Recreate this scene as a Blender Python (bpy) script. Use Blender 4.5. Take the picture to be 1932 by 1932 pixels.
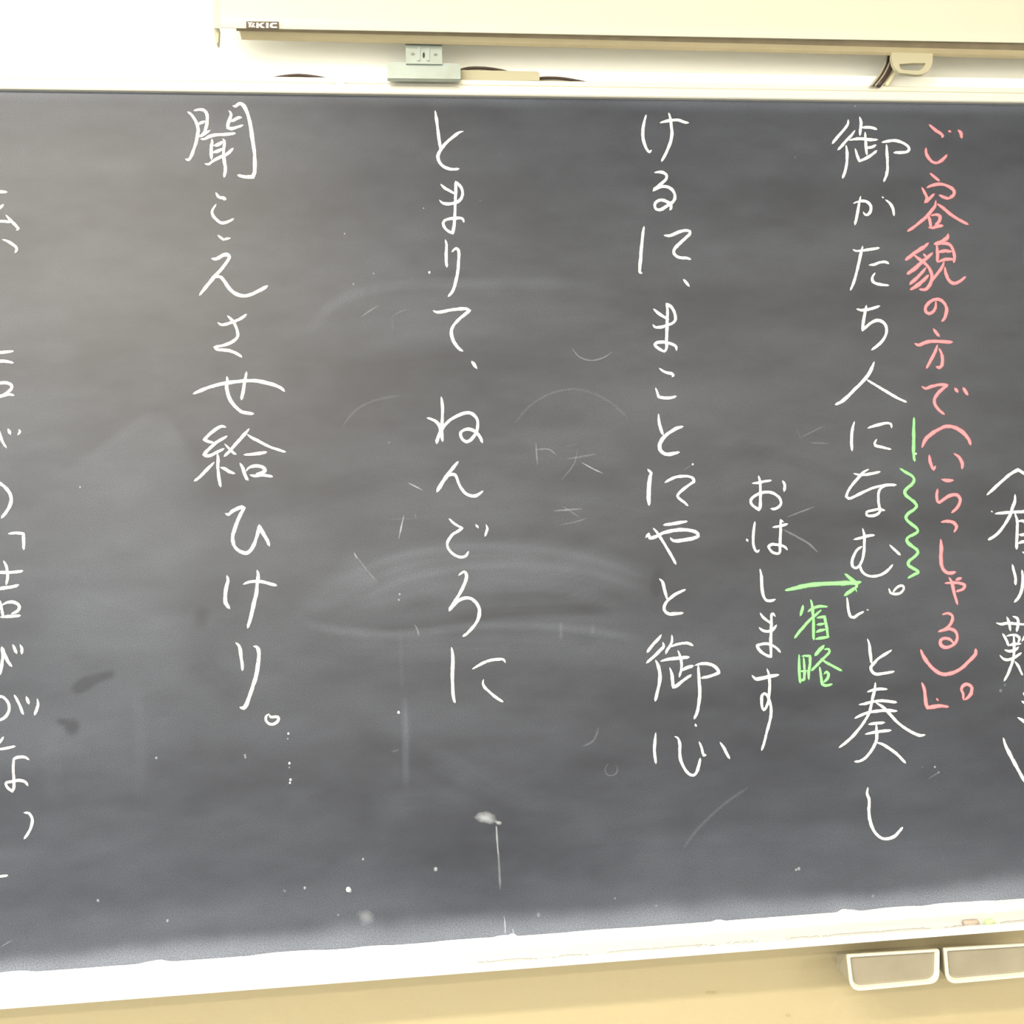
import bpy, bmesh, math, random
import numpy as np
from mathutils import Matrix, Vector

for o in list(bpy.data.objects):
    bpy.data.objects.remove(o)
random.seed(7)
scn = bpy.context.scene
col = scn.collection

# ------------------------------------------------------------------ camera
# Solved from the vanishing points of the board's long edges (horizontal) and of the
# hanging drips / bracket edges (vertical).  World: X along the board, Y into the wall, Z up.
F, CX = 1932.0, 966.0
_vy = -27855.0
_X = Vector((18074, 537, -F)).normalized()
_Z = Vector(((537 * _vy - F * F) / 18074, -_vy, -F)).normalized()
_Y = _Z.cross(_X)
ROT = Matrix((_X, _Y, _Z))
CAM = Vector((0.0, -1.395, 1.37))
camd = bpy.data.cameras.new('camera')
camd.sensor_width = 36.0
camd.lens = 36.0 * F / 1932.0
camd.clip_start = 0.02
cam = bpy.data.objects.new('camera', camd)
col.objects.link(cam)
cam.matrix_world = Matrix.Translation(CAM) @ ROT.to_4x4()
scn.camera = cam

# ------------------------------------------------------------------ world, view
scn.view_settings.view_transform = 'Standard'
scn.view_settings.look = 'None'
scn.view_settings.gamma = 1.0
scn.view_settings.use_curve_mapping = False
scn.view_settings.exposure = 0.18
w = bpy.data.worlds.new('sky')
scn.world = w
w.use_nodes = True
w.node_tree.nodes['Background'].inputs[0].default_value = (0.75, 0.87, 1.0, 1)
w.node_tree.nodes['Background'].inputs[1].default_value = 1.0

WIN_W = 40.0      # daylight through each left-hand window
LAMP_ROW = {-2.5: 2.3, -4.5: 1.6, -6.5: 3.0}
LAMP_W = 40.0     # each ceiling fixture that is switched on

ROOM = dict(x0=-3.3, x1=4.2, y0=-8.2, y1=0.020, z1=3.05)


def area_light(name, loc, rot, sx, sy, watts, colr, parent=None):
    l = bpy.data.lights.new(name, 'AREA')
    l.shape = 'RECTANGLE'
    l.size, l.size_y = sx, sy
    l.energy = watts
    l.color = colr
    o = bpy.data.objects.new(name, l)
    col.objects.link(o)
    o.rotation_euler = rot
    if parent:
        o.parent = parent
        o.location = Vector(loc) - parent.location
    else:
        o.location = loc
    return o


WINDOWS = [(-2.0, -0.55), (-3.75, -2.3), (-5.5, -4.05), (-7.25, -5.8)]   # y-ranges on the left wall
for (a, b) in WINDOWS:
    area_light('window_daylight', (ROOM['x0'] + 0.02, (a + b) / 2, 1.75), (0, -math.pi / 2, 0), 1.7, b - a, WIN_W, (0.92, 0.97, 1.0))


# ------------------------------------------------------------------ helpers
def ray(x, y):
    return ROT @ Vector((x - CX, -(y - CX), -F))


def pix(x, y, Y=0.0):
    """photo pixel -> point on the plane at depth Y (parallel to the wall)"""
    r = ray(x, y)
    return CAM + r * ((Y - CAM.y) / r.y)


def mat(name, base, rough=0.6, metal=0.0, spec=0.5, noise=None, bump=None, coat=0.0):
    m = bpy.data.materials.new(name)
    m.use_nodes = True
    nt = m.node_tree
    b = nt.nodes['Principled BSDF']
    b.inputs['Base Color'].default_value = (*base, 1)
    b.inputs['Roughness'].default_value = rough
    b.inputs['Metallic'].default_value = metal
    b.inputs['Specular IOR Level'].default_value = spec
    tc = nt.nodes.new('ShaderNodeTexCoord')
    if noise:
        scale, amount, colr = noise
        n = nt.nodes.new('ShaderNodeTexNoise')
        n.inputs['Scale'].default_value = scale
        n.inputs['Detail'].default_value = 5
        nt.links.new(tc.outputs['Object'], n.inputs['Vector'])
        r = nt.nodes.new('ShaderNodeMapRange')
        r.inputs['From Min'].default_value = 0.4
        r.inputs['From Max'].default_value = 0.75
        r.inputs['To Max'].default_value = amount
        nt.links.new(n.outputs['Fac'], r.inputs['Value'])
        x = nt.nodes.new('ShaderNodeMix')
        x.data_type = 'RGBA'
        x.inputs[6].default_value = (*base, 1)
        x.inputs[7].default_value = (*colr, 1)
        nt.links.new(r.outputs['Result'], x.inputs[0])
        nt.links.new(x.outputs[2], b.inputs['Base Color'])
    if bump:
        scale, strength = bump
        n = nt.nodes.new('ShaderNodeTexNoise')
        n.inputs['Scale'].default_value = scale
        n.inputs['Detail'].default_value = 4
        nt.links.new(tc.outputs['Object'], n.inputs['Vector'])
        bp = nt.nodes.new('ShaderNodeBump')
        bp.inputs['Strength'].default_value = strength
        bp.inputs['Distance'].default_value = 0.002
        nt.links.new(n.outputs['Fac'], bp.inputs['Height'])
        nt.links.new(bp.outputs['Normal'], b.inputs['Normal'])
    return m


def emis(name, colr, s):
    m = bpy.data.materials.new(name)
    m.use_nodes = True
    b = m.node_tree.nodes['Principled BSDF']
    b.inputs['Emission Color'].default_value = (*colr, 1)
    b.inputs['Emission Strength'].default_value = s
    return m


def tag(o, label=None, cat=None, group=None, kind=None):
    if label: o['label'] = label
    if cat: o['category'] = cat
    if group: o['group'] = group
    if kind: o['kind'] = kind
    return o


def thing(name, loc, label, cat, group=None):
    o = bpy.data.objects.new(name, None)
    o.empty_display_size = 0.05
    col.objects.link(o)
    o.location = loc
    o['root'] = 1
    return tag(o, label, cat, group)


def root_of(p):
    while p is not None and p.parent is not None:
        p = p.parent
    return p


def obj(name, verts, faces, m, parent=None, smooth=False, uvs=None):
    """mesh object from world-space vertices"""
    r = root_of(parent)
    off = Vector(r.location) if r is not None else Vector((0, 0, 0))
    me = bpy.data.meshes.new(name)
    me.from_pydata([tuple(Vector(v) - off) for v in verts], [], faces)
    if uvs is not None:
        ul = me.uv_layers.new(name='UVMap')
        for lp in me.loops:
            ul.data[lp.index].uv = uvs[lp.vertex_index]
    if smooth:
        me.polygons.foreach_set('use_smooth', [True] * len(me.polygons))
    me.materials.append(m)
    me.update()
    o = bpy.data.objects.new(name, me)
    col.objects.link(o)
    if parent is not None:
        o.parent = parent
    return o


def own_origin(o):
    """move a top-level mesh's origin to its base centre"""
    me = o.data
    c = np.array([v.co[:] for v in me.vertices])
    b = Vector((*( (c.min(0) + c.max(0)) / 2)[:2], c[:, 2].min()))
    me.transform(Matrix.Translation(-b))
    o.location = b
    return o


def bm_obj(name, bm, m, parent=None, smooth=False):
    bmesh.ops.recalc_face_normals(bm, faces=bm.faces)
    vs = [v.co.copy() for v in bm.verts]
    bm.verts.index_update()
    fs = [[v.index for v in f.verts] for f in bm.faces]
    bm.free()
    return obj(name, vs, fs, m, parent, smooth)


def box(x0, x1, y0, y1, z0, z1, bevel=0.0, seg=2):
    bm = bmesh.new()
    bmesh.ops.create_cube(bm, size=1)
    for v in bm.verts:
        v.co = Vector((x0 + (v.co.x + .5) * (x1 - x0), y0 + (v.co.y + .5) * (y1 - y0), z0 + (v.co.z + .5) * (z1 - z0)))
    if bevel > 0:
        bmesh.ops.bevel(bm, geom=list(bm.edges), offset=bevel, segments=seg, affect='EDGES')
    return bm


def add_box(bm, *a):
    b = box(*a)
    me = bpy.data.meshes.new('tmp')
    b.to_mesh(me)
    b.free()
    bm.from_mesh(me)
    bpy.data.meshes.remove(me)
    return bm


def profile_x(pts, x0, x1, dz0=0.0, dz1=0.0):
    """extrude a closed (y,z) outline along X"""
    bm = bmesh.new()
    a = [bm.verts.new((x0, y, z + dz0)) for y, z in pts]
    b = [bm.verts.new((x1, y, z + dz1)) for y, z in pts]
    n = len(pts)
    for i in range(n):
        bm.faces.new((a[i], a[(i + 1) % n], b[(i + 1) % n], b[i]))
    bm.faces.new(a)
    bm.faces.new(list(reversed(b)))
    return bm


def loft(rings, cap=True):
    bm = bmesh.new()
    R = [[bm.verts.new(p) for p in r] for r in rings]
    n = len(rings[0])
    for k in range(len(R) - 1):
        for i in range(n):
            bm.faces.new((R[k][i], R[k][(i + 1) % n], R[k + 1][(i + 1) % n], R[k + 1][i]))
    if cap:
        bm.faces.new(R[0])
        bm.faces.new(list(reversed(R[-1])))
    return bm


def tube(path, r, n=10):
    rings = []
    P = [Vector(p) for p in path]
    for i, p in enumerate(P):
        t = (P[min(i + 1, len(P) - 1)] - P[max(i - 1, 0)]).normalized()
        s = t.cross(Vector((0, 1, 0)))
        if s.length < 1e-4: s = t.cross(Vector((1, 0, 0)))
        s.normalize()
        u = s.cross(t).normalized()
        rr = r[i] if isinstance(r, (list, tuple)) else r
        rings.append([p + (s * math.cos(2 * math.pi * k / n) + u * math.sin(2 * math.pi * k / n)) * rr for k in range(n)])
    return loft(rings)


def catmull(pts, step=2.5):
    """pts: [(x,y,corner)] -> dense polyline in pixels"""
    segs, cur = [], []
    for p in pts:
        cur.append(p[:2])
        if p[2] and len(cur) > 1:
            segs.append(cur)
            cur = [p[:2]]
    if len(cur) > 1: segs.append(cur)
    out = []
    for s in segs:
        q = [np.array(p, float) for p in s]
        q = [2 * q[0] - q[1]] + q + [2 * q[-1] - q[-2]]
        for i in range(1, len(q) - 2):
            p0, p1, p2, p3 = q[i - 1:i + 3]
            L = np.linalg.norm(p2 - p1)
            k = max(2, int(L / step))
            t1 = np.linalg.norm(p1 - p0) ** .5 + 1e-6
            t2 = t1 + L ** .5 + 1e-6
            t3 = t2 + np.linalg.norm(p3 - p2) ** .5 + 1e-6
            for j in range(k):
                t = t1 + (t2 - t1) * j / k
                A1 = p0 + (p1 - p0) * t / t1
                A2 = p1 + (p2 - p1) * (t - t1) / (t2 - t1)
                A3 = p2 + (p3 - p2) * (t - t2) / (t3 - t2)
                B1 = A1 + (A2 - A1) * t / t2
                B2 = A2 + (A3 - A2) * (t - t1) / (t3 - t1)
                out.append(B1 + (B2 - B1) * (t - t1) / (t2 - t1))
    out.append(np.array(segs[-1][-1], float))
    return np.array(out)


# ------------------------------------------------------------------ materials
M_wall = mat('cream_wall_paint', (0.90, 0.885, 0.80), 0.7, noise=(3.0, 0.12, (0.86, 0.84, 0.74)), bump=(220, 0.08))
M_wall_dim = mat('dimmed_wall_tan', (0.375, 0.318, 0.19), 0.7, noise=(9.0, 0.25, (0.39, 0.32, 0.18)), bump=(260, 0.08))  # darker version of the wall colour, with its weaker light painted in
M_ceil = mat('white_ceiling_board', (0.82, 0.79, 0.70), 0.8, noise=(30, 0.2, (0.72, 0.69, 0.60)))
M_floor = mat('grey_floor_vinyl', (0.20, 0.21, 0.22), 0.5, noise=(4, 0.4, (0.15, 0.16, 0.17)))
M_plain = mat('off_white_wall_paint', (0.72, 0.715, 0.69), 0.75, noise=(3, 0.1, (0.64, 0.65, 0.65)))
M_alu = mat('brushed_aluminium', (0.78, 0.75, 0.66), 0.36, 0.6, noise=(60, 0.12, (0.70, 0.67, 0.58)))
M_tray = mat('white_painted_aluminium', (0.88, 0.88, 0.86), 0.5, 0.0, noise=(40, 0.2, (0.8, 0.8, 0.78)))
M_dust = mat('white_chalk_dust', (0.92, 0.92, 0.90), 0.95, bump=(600, 0.4))
M_case = mat('cream_enamelled_steel', (0.52, 0.50, 0.40), 0.34, 0.0, noise=(8, 0.1, (0.52, 0.50, 0.40)))
M_bar = mat('beige_screen_bar', (0.46, 0.39, 0.24), 0.5, noise=(25, 0.4, (0.36, 0.30, 0.18)))
M_bar_shade = mat('dark_beige_bar_shade', (0.27, 0.22, 0.14), 0.6, noise=(30, 0.6, (0.15, 0.12, 0.07)))  # shadow of the case recess put into a darker beige
M_zinc = mat('zinc_plated_steel', (0.36, 0.41, 0.39), 0.40, 0.75, noise=(45, 0.5, (0.30, 0.32, 0.27)))
M_dark = mat('dark_hole', (0.03, 0.03, 0.02), 0.8)
M_cable = mat('dark_brown_cable', (0.035, 0.018, 0.012), 0.5)
M_greycable = mat('grey_cable', (0.30, 0.27, 0.20), 0.5)
M_beigecable = mat('beige_cable', (0.62, 0.57, 0.38), 0.5)
M_plastic = mat('beige_plastic_cover', (0.38, 0.35, 0.235), 0.45)
M_tape = mat('yellowed_tape', (0.78, 0.75, 0.52), 0.6)
M_drawer = mat('cream_enamelled_metal', (0.66, 0.62, 0.47), 0.4, noise=(30, 0.1, (0.6, 0.56, 0.42)))
M_drawer_side = mat('shaded_drawer_side', (0.30, 0.27, 0.19), 0.5)  # drawer side, darkened in colour for shade under the tray
M_drawer_in = mat('shaded_drawer_panel', (0.225, 0.20, 0.145), 0.5, noise=(28, 0.35, (0.32, 0.29, 0.22)))  # inset front, with the tray's shadow put into its colour
M_badge = mat('dark_brown_badge', (0.06, 0.035, 0.02), 0.4)
M_badge_l = mat('cream_badge_print', (0.85, 0.78, 0.62), 0.5)
M_tube = emis('fluorescent_tube', (1.0, 0.96, 0.88), 6.0)
M_metal_w = mat('white_fixture_metal', (0.8, 0.8, 0.78), 0.5)
M_frame = mat('window_frame_aluminium', (0.6, 0.6, 0.58), 0.4, 0.6)
M_brown_chalk = mat('brown_chalk_stub', (0.36, 0.30, 0.245), 0.9)
M_green_chalk = mat('green_chalk_stub', (0.50, 0.82, 0.30), 0.9)
M_rivet = mat('dull_steel', (0.20, 0.21, 0.17), 0.6, 0.5)
M_lip_shade = mat('grey_lip_shade', (0.42, 0.41, 0.40), 0.9)  # shade behind the tray lip as a grey colour
M_stain = mat('grey_scuff', (0.34, 0.28, 0.15), 0.8)


def chalk_mat(name, colr, cover=1.0, soft=0.5, grain=1400.0):
    m = bpy.data.materials.new(name)
    m.use_nodes = True
    nt = m.node_tree
    b = nt.nodes['Principled BSDF']
    b.inputs['Base Color'].default_value = (*colr, 1)
    b.inputs['Roughness'].default_value = 0.95
    b.inputs['Specular IOR Level'].default_value = 0.1
    tc = nt.nodes.new('ShaderNodeTexCoord')
    sep = nt.nodes.new('ShaderNodeSeparateXYZ')
    nt.links.new(tc.outputs['UV'], sep.inputs[0])

    def M(op, a, b_=None):
        n = nt.nodes.new('ShaderNodeMath')
        n.operation = op
        for i, v in enumerate((a, b_)):
            if v is None: continue
            if isinstance(v, (int, float)): n.inputs[i].default_value = v
            else: nt.links.new(v, n.inputs[i])
        return n.outputs[0]
    e = M('SUBTRACT', 1.0, M('ABSOLUTE', M('SUBTRACT', M('MULTIPLY', sep.outputs['Y'], 2.0), 1.0)))
    n = nt.nodes.new('ShaderNodeTexNoise')
    n.inputs['Scale'].default_value = grain
    n.inputs['Detail'].default_value = 2
    nt.links.new(tc.outputs['Object'], n.inputs['Vector'])
    n2 = nt.nodes.new('ShaderNodeTexNoise')
    n2.inputs['Scale'].default_value = 110
    n2.inputs['Detail'].default_value = 2
    nt.links.new(tc.outputs['Object'], n2.inputs['Vector'])
    a = M('ADD', e, M('MULTIPLY', M('SUBTRACT', n.outputs['Fac'], 0.5), 0.7))
    a = M('ADD', a, M('MULTIPLY', M('SUBTRACT', n2.outputs['Fac'], 0.45), 0.6))
    r = nt.nodes.new('ShaderNodeMapRange')
    r.interpolation_type = 'SMOOTHSTEP'
    r.inputs['From Min'].default_value = 0.02
    r.inputs['From Max'].default_value = soft
    r.inputs['To Max'].default_value = cover
    nt.links.new(a, r.inputs['Value'])
    nt.links.new(r.outputs['Result'], b.inputs['Alpha'])
    return m


M_cw = chalk_mat('white_chalk', (0.93, 0.93, 0.86))
M_cp = chalk_mat('pink_chalk', (0.88, 0.235, 0.26))
M_cg = chalk_mat('green_chalk', (0.25, 0.84, 0.24))
M_f = {k: chalk_mat('faint_chalk_%d' % int(k * 100), (0.78, 0.83, 0.90), k, 1.0) for k in (0.06, 0.10, 0.18, 0.30, 0.5)}
for k, v in ((.06, .02), (.10, .035), (.18, .07), (.30, .13), (.5, .30)):
    for nd in M_f[k].node_tree.nodes:
        if nd.type == 'MAP_RANGE': nd.inputs['To Max'].default_value = v

# ------------------------------------------------------------------ room shell
R = ROOM
ZB = pix(966, 1767).z           # lower edge of the writing surface
ZT = pix(966, 177).z            # upper edge (under the top rail)
BX0, BX1 = -1.75, 2.45


def struct(name, bm, m, label=None):
    o = bm_obj(name, bm, m)
    return tag(o, label, kind='structure')


T = 0.12
wf = struct('wall_front', box(R['x0'], R['x1'], R['y1'], R['y1'] + T, ZB - 0.02, R['z1']), M_wall, 'cream painted wall behind the blackboard')
struct('wall_front_lower', box(R['x0'], R['x1'], R['y1'], R['y1'] + T, 0, ZB - 0.02), M_wall_dim, 'lower wall below the blackboard, dimmer light painted in as tan')
struct('wall_back', box(R['x0'], R['x1'], R['y0'] - T, R['y0'], 0, R['z1']), M_plain)
struct('wall_right', box(R['x1'], R['x1'] + T, R['y0'] - T, R['y1'] + T, 0, R['z1']), M_plain)
bm = bmesh.new()
X0, X1 = R['x0'] - T, R['x0']
ys = [R['y0'] - T] + [v for ab in reversed(WINDOWS) for v in ab] + [R['y1'] + T]
for i in range(0, len(ys), 2):
    add_box(bm, X0, X1, ys[i], ys[i + 1], 0, R['z1'])
for a, b in WINDOWS:
    add_box(bm, X0, X1, a, b, 0, 0.9)
    add_box(bm, X0, X1, a, b, 2.6, R['z1'])
struct('wall_left', bm, M_plain)
struct('floor', box(R['x0'] - T, R['x1'] + T, R['y0'] - T, R['y1'] + T, -0.1, 0), M_floor)
struct('ceiling', box(R['x0'] - T, R['x1'] + T, R['y0'] - T, R['y1'] + T, R['z1'], R['z1'] + 0.1), M_ceil)
for i, (a, b) in enumerate(WINDOWS):
    bm = bmesh.new()
    for q in ((a, a + .05), (b - .05, b), ((a + b) / 2 - .03, (a + b) / 2 + .03)):
        add_box(bm, X0 + .02, X0 + .07, q[0], q[1], 0.9, 2.6)
    add_box(bm, X0 + .02, X0 + .07, a, b, 0.9, 0.95)
    add_box(bm, X0 + .02, X0 + .07, a, b, 2.55, 2.6)
    struct('window_%d' % (i + 1), bm, M_frame)

# ceiling fixtures (the room's own lamps)
for yy in (-2.5, -4.5, -6.5):
    for xx in (-2.35, -1.0, 0.9, 2.6):
        lit = xx < 0 or yy < -6 or (xx > 2 and yy < -4)
        fx = thing('ceiling_light', (xx, yy, R['z1'] - 0.09), 'white twin tube ceiling light, switched on' if lit else 'white twin tube ceiling light, switched off', 'light', 'lit ceiling lights' if lit else 'unlit ceiling lights')
        bm_obj('fixture_body', profile_x([(yy - .12, R['z1'] - .0), (yy + .12, R['z1'] - .0), (yy + .06, R['z1'] - .05), (yy - .06, R['z1'] - .05)], xx - .62, xx + .62), M_metal_w, fx)
        for s in (-1, 1):
            bm_obj('tube', tube([(xx - .6, yy + s * .07, R['z1'] - .07), (xx + .6, yy + s * .07, R['z1'] - .07)], .015), M_tube if lit else M_metal_w, fx, True)
        if lit: area_light('lamp_light', (xx, yy, R['z1'] - .095), (0, 0, 0), 1.2, .2, LAMP_W * LAMP_ROW[yy], (1.0, 0.90, 0.73), fx)

# ------------------------------------------------------------------ blackboard
board = thing('blackboard', ((BX0 + BX1) / 2, 0.0, ZB), 'long dark grey blackboard covered in vertical chalk writing, with aluminium edging', 'blackboard')

# writing surface: a fine grid that carries the chalk dust left by the eraser
GX, GZ = 1040, 292
gx = np.linspace(BX0, BX1, GX)
gz = np.linspace(ZB - .01, ZT + .008, GZ)
XX, ZZ = np.meshgrid(gx, gz)
Mn = np.array(ROT)


def project(Xw, Yw, Zw):
    d = np.stack([Xw - CAM.x, Yw - CAM.y + 0 * Xw, Zw - CAM.z], -1) @ Mn   # = ROT^T d
    return CX + F * d[..., 0] / -d[..., 2], CX - F * d[..., 1] / -d[..., 2]


PX, PY = project(XX, 0.0, ZZ)


def vnoise(scx, scy, seed, octaves=4):
    """smooth value noise over photo-scaled board coordinates"""
    rs = np.random.RandomState(seed)
    out = np.zeros_like(PX)
    amp, tot = 1.0, 0.0
    u0, v0 = (XX - BX0) * 1385 / scx, (ZZ - ZB + .02) * 1385 / scy
    for k in range(octaves):
        u, v = u0 * 2 ** k, v0 * 2 ** k
        g = rs.rand(int(v.max()) + 3, int(u.max()) + 3)
        iu, iv = u.astype(int), v.astype(int)
        fu, fv = u - iu, v - iv
        fu, fv = fu * fu * (3 - 2 * fu), fv * fv * (3 - 2 * fv)
        out += amp * ((g[iv, iu] * (1 - fu) + g[iv, iu + 1] * fu) * (1 - fv) + (g[iv + 1, iu] * (1 - fu) + g[iv + 1, iu + 1] * fu) * fv)
        tot += amp
        amp *= 0.5
    return out / tot


def dist_poly(pts):
    d = np.full_like(PX, 1e9)
    tt = np.zeros_like(PX)
    n = len(pts) - 1
    for i in range(n):
        (ax, ay), (bx, by) = pts[i], pts[i + 1]
        L2 = (bx - ax) ** 2 + (by - ay) ** 2
        t = np.clip(((PX - ax) * (bx - ax) + (PY - ay) * (by - ay)) / L2, 0, 1)
        dd = np.hypot(PX - ax - t * (bx - ax), PY - ay - t * (by - ay))
        m = dd < d
        d = np.where(m, dd, d)
        tt = np.where(m, (i + t) / n, tt)
    return d, tt


def sstep(a, b, x):
    t = np.clip((x - a) / (b - a), 0, 1)
    return t * t * (3 - 2 * t)


dust = 0.020 + 0.045 * (vnoise(420, 110, 1) - 0.5) + 0.02 * (vnoise(60, 26, 2) - .5)


SW = 0.55


def swipe(pts, width, amt, soft=0.6, fade=0.25, streak=0.4, seed=5):
    """one pass of the eraser: soft edged band along a polyline"""
    global dust
    P = catmull([(x, y, 0) for x, y in pts], 30)
    d, t = dist_poly([tuple(p) for p in P])
    band = 1 - sstep(width * (1 - soft), width, d)
    ends = sstep(0, fade, t) * (1 - sstep(1 - fade, 1, t)) if fade > 0 else 1
    rs = np.random.RandomState(seed)
    ph = rs.rand(64)
    st = 1 - streak + streak * 2 * np.interp(d / max(width, 1) * 7 + 3 * t, np.arange(64), ph)
    dust = dust + SW * amt * band * ends * st


def spot(x, y, rx, ry, amt, ang=0.0, soft=0.5):
    global dust
    c, s = math.cos(ang), math.sin(ang)
    u = ((PX - x) * c + (PY - y) * s) / rx
    v = (-(PX - x) * s + (PY - y) * c) / ry
    dust = dust + amt * (1 - sstep(1 - soft, 1 + soft * .5, np.hypot(u, v)))


def poly_patch(pts, amt, soft):
    """soft polygon (convex, clockwise in pixels)"""
    global dust
    m = np.ones_like(PX)
    n = len(pts)
    for i in range(n):
        (ax, ay), (bx, by) = pts[i], pts[(i + 1) % n]
        L = math.hypot(bx - ax, by - ay)
        dd = ((bx - ax) * (PY - ay) - (by - ay) * (PX - ax)) / L
        s = soft[i] if isinstance(soft, (list, tuple)) else soft
        m = m * sstep(-s * .5, s, dd)
    dust = dust + SW * amt * m


# eraser passes in the middle of the board
swipe([(560, 660), (620, 580), (690, 548), (800, 535), (900, 535), (1025, 533), (1150, 540)], 16, .030, .9, .2)
swipe([(640, 600), (720, 590), (900, 600), (1100, 590), (1250, 600)], 90, .014, .9, .3)
swipe([(560, 780), (750, 700), (950, 680), (1150, 700)], 60, -.012, .9, .3)
swipe([(645, 830), (800, 850), (1000, 850), (1190, 880), (1300, 900)], 60, .012, .8, .3)
swipe([(540, 960), (700, 900), (900, 870), (1100, 900)], 40, -.012, .8, .3)
swipe([(700, 960), (900, 950), (1150, 960), (1300, 990)], 60, .014, .8, .3)
swipe([(640, 1130), (717, 1085), (862, 1052), (1007, 1052), (1120, 1068), (1190, 1092), (1240, 1110)], 42, .045, .5, .2, .5, 3)
swipe([(600, 1165), (740, 1120), (900, 1100), (1060, 1100), (1190, 1140)], 30, .025, .7, .2, .6, 4)
swipe([(820, 1165), (960, 1155), (1100, 1150), (1190, 1160)], 16, -.030, .8, .25)
swipe([(540, 1150), (590, 1180), (660, 1192), (754, 1197), (840, 1188), (898, 1181), (980, 1180), (1080, 1186), (1188, 1202), (1230, 1212)], 12, .045, .9, .2)
swipe([(560, 1200), (700, 1220), (900, 1215), (1100, 1225), (1250, 1250)], 40, .020, .8, .3)
swipe([(620, 1300), (720, 1400), (860, 1470), (1000, 1530)], 36, -.015, .8, .3)
swipe([(760, 1390), (860, 1450), (960, 1500), (1080, 1520)], 30, .016, .8, .3)
swipe([(680, 1520), (800, 1510), (950, 1500)], 40, .012, .8, .3)
swipe([(1000, 1620), (1200, 1600), (1500, 1590), (1700, 1580)], 50, .012, .9, .3)
swipe([(1500, 1580), (1600, 1590), (1750, 1600), (1900, 1590)], 45, .016, .9, .3)
swipe([(1240, 960), (1400, 900), (1550, 870)], 50, .010, .9, .3)
swipe([(1340, 830), (1500, 870), (1650, 930)], 20, -.014, .9, .3)
# the light wedge left by an eraser held at an angle
poly_patch([(668, 1043), (716, 1103), (600, 1165), (540, 1152)], .040, [4, 18, 30, 30])
# large powdery patch on the left
poly_patch([(118, 885), (265, 778), (322, 778), (395, 905), (380, 1250), (250, 1480), (40, 1480), (40, 1000)], .022, [14, 30, 16, 70, 120, 160, 160, 160])
poly_patch([(125, 885), (272, 778), (318, 780), (380, 900), (250, 1000), (110, 960)], .020, [14, 20, 16, 90, 120, 60])
swipe([(60, 1120), (140, 1140), (300, 1180), (360, 1190)], 90, .018, .9, .3)
swipe([(250, 1250), (265, 1400), (262, 1540)], 18, .014, .9, .4)
swipe([(90, 1350), (100, 1450), (98, 1540)], 30, .012, .9, .4)
swipe([(345, 1210), (420, 1290), (470, 1330)], 50, -.016, .9, .3)
# cleaner damp marks
swipe([(222, 1268), (190, 1278), (160, 1290), (138, 1306)], 13, -.055, .9, .15, 0)
spot(158, 1292, 24, 13, -.04, -.5, .9)
spot(136, 1372, 15, 16, -.05, 0, .9)
spot(118, 1362, 12, 7, -.045, .3, .9)
spot(1240, 1100, 12, 26, -.030, .15, .9)
spot(380, 1165, 16, 22, -.02, .4, .9)
# vertical run marks
swipe([(762, 1300), (764, 1350), (766, 1395), (766, 1440), (767, 1510)], 9, .075, .8, .3, .5, 9)
swipe([(756, 1170), (757, 1260), (760, 1310)], 6, .02, .9, .3)
swipe([(1058, 1170), (1058, 1210)], 5, .05, .9, .3)
swipe([(1117, 1175), (1117, 1202)], 5, .05, .9, .3)
# powder gathered along the bottom edge and just below the top rail
bot = np.array([np.interp(0, [0], [0])])
yb = 1838 + (1695 - 1838) * PX / 1932.0
hb = (yb - PY)                                        # pixels above the tray
edge = 44 + 34 * (vnoise(300, 4000, 11) - .3) + 20 * (vnoise(70, 4000, 12) - .5)
dust = dust + .13 * (1 - sstep(0, 1, hb / edge)) * (0.7 + .6 * vnoise(120, 60, 13)) + .03 * (1 - sstep(0, 1, hb / (edge * 3)))
yt = 163 + 27 * PX / 1932.0
ht = PY - yt
dust = dust + .05 * (1 - sstep(8, 32, ht)) * (.4 + vnoise(200, 60, 14))
dust = np.clip(dust, 0.002, 0.9)

nv = GX * GZ
co = np.stack([XX - board.location.x, np.zeros_like(XX), ZZ - board.location.z], -1).reshape(-1, 3)
idx = np.arange(nv).reshape(GZ, GX)
quads = np.stack([idx[:-1, :-1], idx[:-1, 1:], idx[1:, 1:], idx[1:, :-1]], -1).reshape(-1, 4)
# add a back face so that the sheet is a slab 18 mm thick
bk = np.array([[BX0, .018, gz[0]], [BX1, .018, gz[0]], [BX1, .018, gz[-1]], [BX0, .018, gz[-1]]]) - np.array(board.location[:])
co = np.vstack([co, bk])
me = bpy.data.meshes.new('writing_surface')
me.vertices.add(len(co))
me.vertices.foreach_set('co', co.ravel())
nq = len(quads) + 1
lv = np.concatenate([quads.ravel(), np.array([nv + 3, nv + 2, nv + 1, nv])])
me.loops.add(len(lv))
me.loops.foreach_set('vertex_index', lv.astype(np.int32))
me.polygons.add(nq)
me.polygons.foreach_set('loop_start', np.arange(nq, dtype=np.int32) * 4)
me.update(calc_edges=True)
at = me.attributes.new('chalk_dust', 'FLOAT', 'POINT')
at.data.foreach_set('value', np.concatenate([dust.ravel(), [0.03] * 4]).astype(np.float32))
M_board = bpy.data.materials.new('dark_chalkboard_enamel')
M_board.use_nodes = True
nt = M_board.node_tree
b = nt.nodes['Principled BSDF']
b.inputs['Roughness'].default_value = 0.42
b.inputs['Specular IOR Level'].default_value = 0.5
an = nt.nodes.new('ShaderNodeAttribute')
an.attribute_name = 'chalk_dust'
tc = nt.nodes.new('ShaderNodeTexCoord')
nz = nt.nodes.new('ShaderNodeTexNoise')
nz.inputs['Scale'].default_value = 700
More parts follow.
